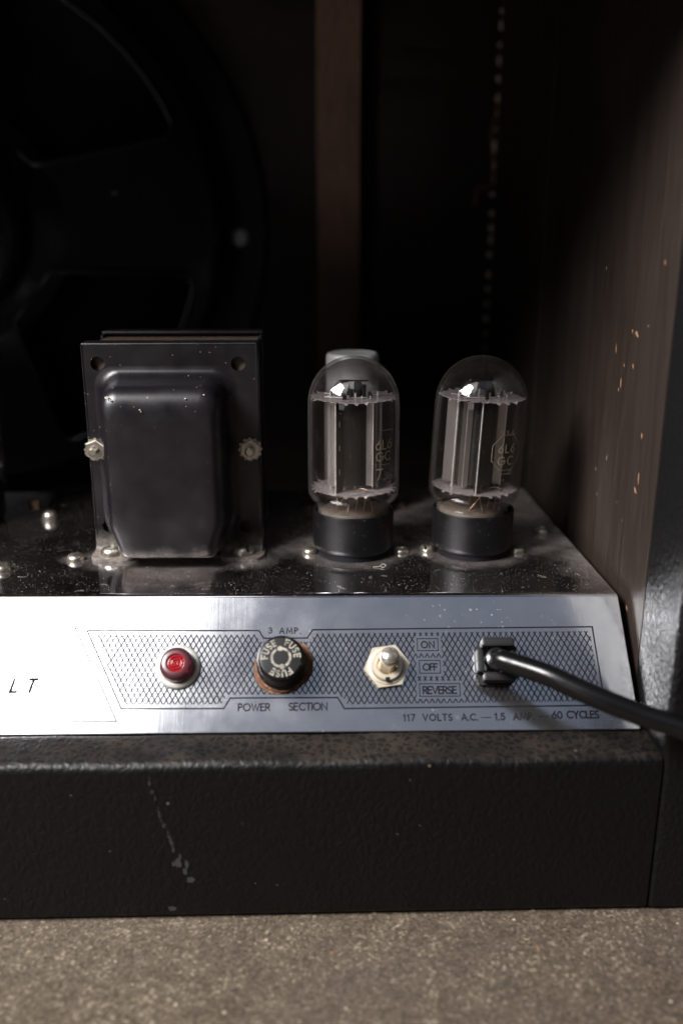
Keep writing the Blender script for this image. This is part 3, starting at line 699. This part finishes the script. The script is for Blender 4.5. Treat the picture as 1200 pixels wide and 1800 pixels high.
# ------------------------------------------------------------------ valves
def make_tube(label, x, y, spin, lean, marks, scale=1.0, group='glass power valves'):
    t = thing('vacuum_tube', label, 'vacuum tube', (x, y, 0), 0, group); t.scale = (scale,)*3
    part('socket', M['ink'], t, lambda b: lathe(b, [(15.6,0.05),(15.6,3.2),(14,3.3)], 40))
    def base(b):
        lathe(b, [(14.2,2.2),(16.2,2.6),(17.0,3.6),(17.25,5.2),(17.25,19.0),(17.0,19.5),(16.5,19.6),(16.1,19.3),(15.9,16.5),(4,16)], 64, False, True)
    bs = part('base', M['bakelite'], t, base, 40)
    b = bmesh.new()      # worn reddish print on the base
    for w_, z, az in (('U S A', 14.6, 42), ('7/', 11.2, 50), ('10', 8.2, 50)):
        st, wd = text_strokes(w_, 1.7, .25)
        for p in st: ribbon(b, p, .3, lambda q, h, z=z, az=az: Vector((17.31*math.sin(R(az)+q/17.3), -17.31*math.cos(R(az)+q/17.3), z+h)))
    link_obj('worn_print', b, M['red_ink'], bs, 0)
    Lm = Matrix.Translation((-.5 if lean else 0, 0, 20)) @ Matrix.Rotation(R(lean), 4, 'Y') @ Matrix.Translation((0, 0, -20))
    S = Lm @ Matrix.Rotation(R(spin), 4, 'Z')
    prof = [(14.9,16.8),(15.0,20.0),(15.3,21.6),(16.3,23.0),(17.8,24.4),(18.7,25.9),(19.05,27.8),(19.1,32),(19.1,45),(19.05,58),(18.95,64)]
    prof += [(18.95*math.cos(R(a))**.95, 64.5+19.4*math.sin(R(a))**1.02) for a in (4,10,17,24,31,38,45,52,59,66,72,78,83,87)]+[(.05,83.9)]
    inn = [(max(r-1.0, .04), z-(1.0 if z > 70 else (1.0-.0)*max(0, (z-64)/6))) for r, z in prof]
    b = bmesh.new(); lathe(b, prof+inn[::-1], 72, False, False)
    env = link_obj('glass_envelope', b, M['glass'], t, 60, Lm)
    if lean or scale == 1.0:
        b = bmesh.new(); RG = 19.16
        def wrap(az): return lambda q, h: Lm @ Vector((RG*math.sin(R(az)+q/RG), -RG*math.cos(R(az)+q/RG), h))
        for w_, z, hh, az, sp in marks['text']:
            st, wd = text_strokes(w_, hh, sp)
            for p in st:
                ribbon(b, [(a-wd/2, c+z) for a, c in p], hh*.13, wrap(az))
        for pts, az in marks['lines']: ribbon(b, pts, .22, wrap(az))
        link_obj('printed_marking', b, M['glass_ink'], env, 0)
    # mica spacers with sprung teeth
    for z in (28.9, 67.3):
        b = bmesh.new(); n = 26; pts = []; q = random.Random(int(z))
        for k in range(n):
            a = 2*math.pi*k/n; d = 2*math.pi/n
            for fa, r in ((0,16.6),(.35,16.7),(.55,18.0+q.random()*.15),(.72,17.9),(.85,16.7)): pts.append((r*math.cos(a+fa*d), r*math.sin(a+fa*d)))
        holed(b, pts, [circle(9*math.cos(a), 9*math.sin(a), .8, 8) for a in (.4,1.7,2.9,4.1,5.4)]+[[(-3+p, 4+r) for p, r in ((0,0),(6,0),(6,.8),(0,.8))]], z-.13, z+.13)
        for v in b.verts:
            rr_ = math.hypot(v.co.x, v.co.y)
            if rr_ > 17.5: v.co.z += .55*(1 if math.sin(5*math.atan2(v.co.y, v.co.x)) > -.2 else -1)
        link_obj('mica_spacer', b, M['mica'], t, 0, S)
    # anode: flattened box of folded sheet with four flat fins
    def sheet(b, path, z0, z1, th=.28):
        P = [Vector((*p, 0)) for p in path]; L = []
        for i in range(len(P)):
            d = (P[min(i+1, len(P)-1)]-P[max(i-1, 0)]).normalized(); nm = Vector((-d.y, d.x, 0))*th/2; L.append((P[i]+nm, P[i]-nm))
        V = [[b.verts.new((p.x, p.y, z)) for p in (a, c) for z in (z0, z1)] for a, c in L]
        for a, c in zip(V, V[1:]):
            b.faces.new((a[0], c[0], c[1], a[1])); b.faces.new((a[2], a[3], c[3], c[2])); b.faces.new((a[1], c[1], c[3], a[3])); b.faces.new((a[0], a[2], c[2], c[0]))
        for e in (V[0], V[-1]): b.faces.new((e[0], e[1], e[3], e[2]))
    z0, z1 = 31.0, 65.8
    b = bmesh.new()
    sheet(b, [(-10.9,-3.2),(-9.4,-3.9),(-9.2,-4.4),(-7.4,-5.2)], z0-.6, z1)
    sheet(b, [(5.0,-5.6),(7.6,-7.4)], z0, z1); sheet(b, [(7.7,-7.4),(8.7,-5.7),(9.2,-5.4),(10.4,-3.0)], z0, z1)
    sheet(b, [(8,3),(12.0,5.5)], z0, z1); sheet(b, [(-8,3),(-12.0,6.5)], z0, z1)
    an = link_obj('anode_fins', b, M['anode'], t, 20, S)
    b = bmesh.new()
    sheet(b, [(-4.6,-6.35),(-5.2,-7.2),(-7.7,-12.0)], z0-2.0, z1+.6)  # front fin in the dark metal: its unlit face is put into the colour
    body = [(-6.2,-6.3)]+[(-6.2+11.2*k/8, -6.3-1.5*math.sin(math.pi*k/8)) for k in range(1, 8)]+[(5,-5.6),(8,-2.6),(8.6,0),(8,3),(5,5.8),(-6,5.8),(-8.4,3),(-8.6,-2)]
    prism(b, body, z0, z1); 
    link_obj('anode', b, M['anode_dark'], t, 35, S)
    b = bmesh.new()     # spot-weld slits down the front fin
    for z in (37.5, 47.6, 57.5):
        box(b, -6.25, -5.95, -9.75, -9.05, z-1.1, z+1.1, 0); box(b, -4.3, -4.0, -6.9, -6.75, z-.9, z+.9, 0)
    link_obj('weld_slots', b, M['bright'], an, 0, S)
    b = bmesh.new()
    for p in (((-9.5,2.5),),((9.8,-1.2),),((0.5,-4.5),),((2,4.5),)): x_, y_ = p[0]; tube(b, [(x_, y_, 27.5), (x_, y_, 69.5)], .45, 8)
    tube(b, [(-7.75,-12.1,29),(-7.75,-12.1,66.6)], .32, 8); tube(b, [(7.65,-7.55,30.5),(7.65,-7.55,66)], .25, 8)  # thin bright rods added as highlight lines along the fin edges
    link_obj('support_rod_and_glint', b, M['bright'], t, 40, S)
    b = bmesh.new()     # lead wires from the lower mica into the stem
    for x0, y0, x1, y1 in ((-8,-8,-6.5,-7.5),(-3.5,-11,-8.0,-9.0),(1,-10,.6,-9.6),(4.5,-9.5,3.8,-10.2),(5.2,-10.2,7.6,-9.0),(-1.8,-4,-2.8,-11),(7.5,4,6,3)):
        tube(b, smooth_path([(x0,y0,28.6),((x0+x1)/2+.3,(y0+y1)/2,25),(x1,y1,21),(x1*.95,y1*.95,17)], 4), .2, 6)
    tube(b, smooth_path([(-1,-10,29.4),(2.5,-9,30.3),(5,-10.5,30.2),(5.3,-12,29.6),(4.2,-12.3,29.4)], 5), .22, 6)
    link_obj('lead_wires', b, M['copper'], t, 40, S)
    part_b = bmesh.new(); lathe(part_b, [(13.6,17.5),(12.8,19.4),(9,21.0),(3,21.6),(.1,21.7)], 40, True, True)
    link_obj('stem_press', part_b, M['can_dark'], t, 40, Lm)
    b = bmesh.new()     # getter posts and cathode tabs on top of the upper mica
    box(b, -4.9,-3.2,-9.4,-8.9, 67.5, 70.4, .3); box(b, 5.6,7.0,-5.2,-4.8, 67.5, 70.2, .3)
    lathe(b, [(1.6,67.5),(1.6,73.4),(1.3,73.8)], 14, M4=T(1.5,-2.5,0)); lathe(b, [(1.0,67.5),(1.0,72.6)], 12, M4=T(3.9,-2.2,0)); lathe(b, [(.8,67.5),(.8,71.2)], 10, M4=T(-1.2,-4.6,0))
    box(b, -5.5,-1.5,1.5,2.1, 67.5, 74.0, .2); tube(b, [(-9,1,67.5),(-9,1,70),(-6,2,73.5),(6,2,73.5)], .35, 8)
    link_obj('getter_support', b, M['anode_dark'], t, 35, S)
    b = bmesh.new()
    for x_, y_, l in ((3,-7.5,1.2),(6.3,-8.4,1.4),(9.5,-3,1.0),(-10.5,-4,.8)): box(b, x_-.25, x_+.25, y_-.2, y_+.2, 67.6, 67.6+l, .1)
    for p, q in (((-12,-4),(-3,-7)),((-3,-7),(5,-6)),((8,0),(13,2)),((-9,3),(-12,5))): tube(b, [(*p,67.9),(*q,67.9)], .22, 6)
    link_obj('tab_strip', b, M['bright'], t, 35, S)
    return t
oct_ = lambda r: [(r*math.sin(R(22.5+45*k)), 47.5+r*1.06*math.cos(R(22.5+45*k))) for k in range(9)]
make_tube('glass vacuum tube standing upright between the transformer and the leaning tube', -.4, 0, 0, 0,
    {'text': [('S.', 57.4, 1.6, 33, .3), ('6L6', 48.6, 3.8, 38, .25), ('GC', 43.8, 3.6, 37, .3), ('7', 36.0, 4.4, 30, .2)],
     'lines': [([(-4,56),(6,56)], 35), ([(-3.5,42),(4,42)], 35), ([(0,31.5),(-1.5,35.5)], 31)]})
make_tube('glass vacuum tube leaning slightly right beside the wooden side panel', 50.9, 0, 26, 2.5,
    {'text': [('U.S.A.', 55.2, 1.5, 28, .5), ('6L6', 47.6, 3.3, 28, .35), ('GC', 42.6, 3.3, 27, .45)],
     'lines': [(oct_(7.4), 28), ([(-3,38.6),(3,38.6)], 28)]})
make_tube('small dark dusty tube cut off by the left edge behind the transformer', -181, 48, 40, 0, {'text': [], 'lines': []}, .92, None)

# filter capacitor behind the upright tube
cap = thing('capacitor', 'dull aluminium can capacitor standing behind the upright glass tube', 'capacitor', (1.0, 52, 0))
part('can', M['alu'], cap, lambda b: lathe(b, [(12.2,.1),(12.2,76.5),(12.0,77.8),(11.4,78.6),(10.6,78.8),(10.0,78.3),(.05,78.3)], 56, True, True), 40)
part('mounting_ring', M['brass_screw'], cap, lambda b: lathe(b, [(15,.1),(15,1.2),(13.4,1.6),(13.4,3.6),(12.25,3.8)], 40, False, False))

# ------------------------------------------------------------------ controls on the faceplate
pl = thing('indicator_lamp', 'round red indicator lamp in a bright ring, leftmost control on the faceplate', 'indicator lamp')
b = bmesh.new(); lathe(b, [(8.2,.02),(8.25,1.0),(7.7,1.9),(6.9,2.2),(6.2,1.8),(6.0,.6)], 48, False, False, PM(-165.5,28.0)); link_obj('bezel', b, M['chrome'], pl, 40)
b = bmesh.new(); lathe(b, [(6.2,.1),(6.1,4.6),(5.9,6.0),(5.4,6.8),(4.6,7.15),(3.5,7.2),(3.4,6.9)], 48, False, False, PM(-165.5,28.0)); ls = link_obj('lens', b, M['lens_rim'], pl, 35)
prof = []
for i in range(30): r = 3.42*(1-i/29)+.02; prof.append((r, 6.85+.22*math.cos(r*2*math.pi/1.15)))
b = bmesh.new(); lathe(b, prof, 48, False, True, PM(-165.5,28.0)); link_obj('lens_top', b, M['lens'], ls, 60)

fu = thing('fuse_holder', 'black round fuse cap with cream lettering in a rusty washer', 'fuse holder')
fm = PM(-127.2,27.6)
b = bmesh.new(); rr = random.Random(4); outp = []
for k in range(56):
    a = 2*math.pi*k/56; q = 10.5+.8*math.sin(2*a+.6)+rr.uniform(-.35,.4); outp.append((q*math.cos(a)+.4, q*math.sin(a)-.3))
prism(b, outp, .06, .45, fm, .15, 1); lathe(b, [(10.2,.4),(10.0,1.3),(9.2,1.6),(8.4,1.6)], 48, False, False, fm); link_obj('rusty_washer', b, M['rust'], fu, 50)
b = bmesh.new(); lathe(b, [(9.3,1.2),(9.3,2.6),(8.7,3.2),(8.6,5.6),(8.55,10.0),(8.3,11.2),(7.7,11.9),(7.0,12.15),(.05,12.15)], 64, True, True, fm)
fcap = link_obj('cap', b, M['bakelite'], fu, 35)
b = bmesh.new()
for az in (58, -52, 182):     # three words running round the cap, read from outside
    st, wd = text_strokes('FUSE', 2.15, .45)
    for p in st:
        ribbon(b, [(x, y) for x, y in p], 0.5, lambda x, y, az=az, wd=wd: fm @ Vector(((4.75+y)*math.sin(R(-az)+(x-wd/2)/6.0), (4.75+y)*math.cos(R(-az)+(x-wd/2)/6.0), 12.22)))
for a0, a1 in ((-52,98),(128,278)):
    pts = [(3.3*math.cos(R(a0+(a1-a0)*k/18)), 3.3*math.sin(R(a0+(a1-a0)*k/18))) for k in range(19)]
    ribbon(b, pts, .85, lambda x, y: fm @ Vector((x, y, 12.22)))
    b.faces.new([b.verts.new(fm @ Vector((x, y, 12.235))) for x, y in circle(pts[-1][0], pts[-1][1], .95, 14)])
link_obj('lettering', b, M['cream_ink'], fcap, 0)

sw = thing('toggle_switch', 'toggle switch with short round lever in a yellowed hexagonal nut', 'switch')
sm = PM(-88.9,28.3)
b = bmesh.new(); holed(b, [(8.6*math.cos(R(60*k+8)), 8.6*math.sin(R(60*k+8))) for k in range(6)], [circle(0,0,5.9,32)], .05, 2.0, sm); lathe(b, [(6.9,2.0),(6.8,2.5),(6.0,2.6),(5.9,1.8)], 40, False, False, sm)
link_obj('hex_nut', b, M['cream'], sw, 30)
b = bmesh.new(); n = 40; lathe(b, [(5.8,.1),(5.8,3.6),(5.4,4.0),(4.0,4.0),(3.5,3.4),(3.4,.5)], 40, False, True, sm); link_obj('threaded_bushing', b, M['cream'], sw, 35)
b = bmesh.new(); box(b, -.8,.8,-6.1,-4.6,3.2,4.1, 0, sm); link_obj('key_slot', b, M['ink'], sw, 0)
b = bmesh.new(); ax = Vector((.08,.27,.95)).normalized()
pts = [Vector((0,-.6,1.0))+ax*t_ for t_ in (0,1.6,3.2,4.8,6.3,7.6,8.8,9.7,10.4,10.8,11.0)]
tube(b, [sm @ p for p in pts], [2.5,2.55,2.65,2.85,3.2,3.5,3.55,3.25,2.5,1.5,.4], 28); link_obj('lever', b, M['lever'], sw, 60)

pc = thing('power_cord', 'thick black power cord curving out of the faceplate towards the right', 'power cord')
rm = PM(-49.0,27.2)
b = bmesh.new()
outer = round_poly([(-6.2,-8.2),(5.2,-8.2),(8.0,-5.5),(8.0,5.5),(5.2,8.4),(-4.6,8.4),(-7.6,5.2),(-7.6,-5.2)], .8, 2)
holed(b, outer, [round_poly([(-4.6,-4.9),(4.7,-4.9),(4.7,4.9),(-4.6,4.9)], 1.2, 3)], .05, 1.6, rm)
box(b, -5.6,6.4,4.4,8.0,1.55,8.6,1.1, rm); box(b, -5.4,6.2,-7.8,-4.4,1.55,6.6,1.1, rm); box(b, -7.4,-4.7,-4.3,4.3,1.55,5.6,.7, rm); box(b, 5.2,7.6,-4.3,4.3,1.55,4.6,.7, rm)
link_obj('strain_relief', b, M['plastic'], pc, 30)
b = bmesh.new()
p0 = rm @ Vector((.0,0.6,-3)); p1 = rm @ Vector((.2,.8,5.0)); p2 = Vector((47.4,-82.5,-11.8))
path = smooth_path([p0, p1, p2, (53.7,-88,-11.6), (61.9,-95,-11.8), (70.3,-100.5,-13.9), (78.7,-105,-16.2), (90.1,-110,-19.1), (101.5,-115,-21.1), (116,-123,-26), (140,-150,-62), (180,-220,-96), (240,-225,-99.6), (330,-210,-99.6)], 10)
tube(b, path, 3.75, 24); link_obj('cable', b, M['cord'], pc, 60)

# ------------------------------------------------------------------ lint and grit lying on the chassis
b = bmesh.new(); rr = random.Random(21)
for k in range(45):
    x, y = rr.uniform(-150, 96), -49+abs(rr.gauss(0, 1))*24
    if y > 80: continue
    a = rr.uniform(0, 6.28); l = rr.choice((1.2,1.8,2.5,4)); c = rr.uniform(-1.3,1.3)
    p = [Vector((x, y, .12))]; 
    for s_ in range(5): a += c*.35; p.append(p[-1]+Vector((math.cos(a)*l/5, math.sin(a)*l/5, rr.uniform(-.02,.05))))
    tube(b, p, .022, 4, False)
for k in range(170):
    x, y = rr.uniform(-150, 96), -49.5+abs(rr.gauss(0, 1))*22
    if y > 80: continue
    s_ = rr.uniform(.04,.10); bmesh.ops.create_icosphere(b, subdivisions=1, radius=s_, matrix=T(x, y, s_*.6) @ Matrix.Rotation(rr.uniform(0,3), 4, 'Z') @ Matrix.Diagonal((rr.uniform(.6,1.8),1,.7,1)))
tube(b, smooth_path([(7,-21,.2),(9.5,-21.2,.5),(11,-20.2,1.2),(12.2,-21.2,.9),(11.2,-22.2,.5),(10.2,-21.4,.4)], 5), .08, 5)
li = link_obj('dust', b, M['lint'], None, 0); li['kind'] = 'stuff'; li['label'] = 'pale lint and grit scattered over the chassis top'
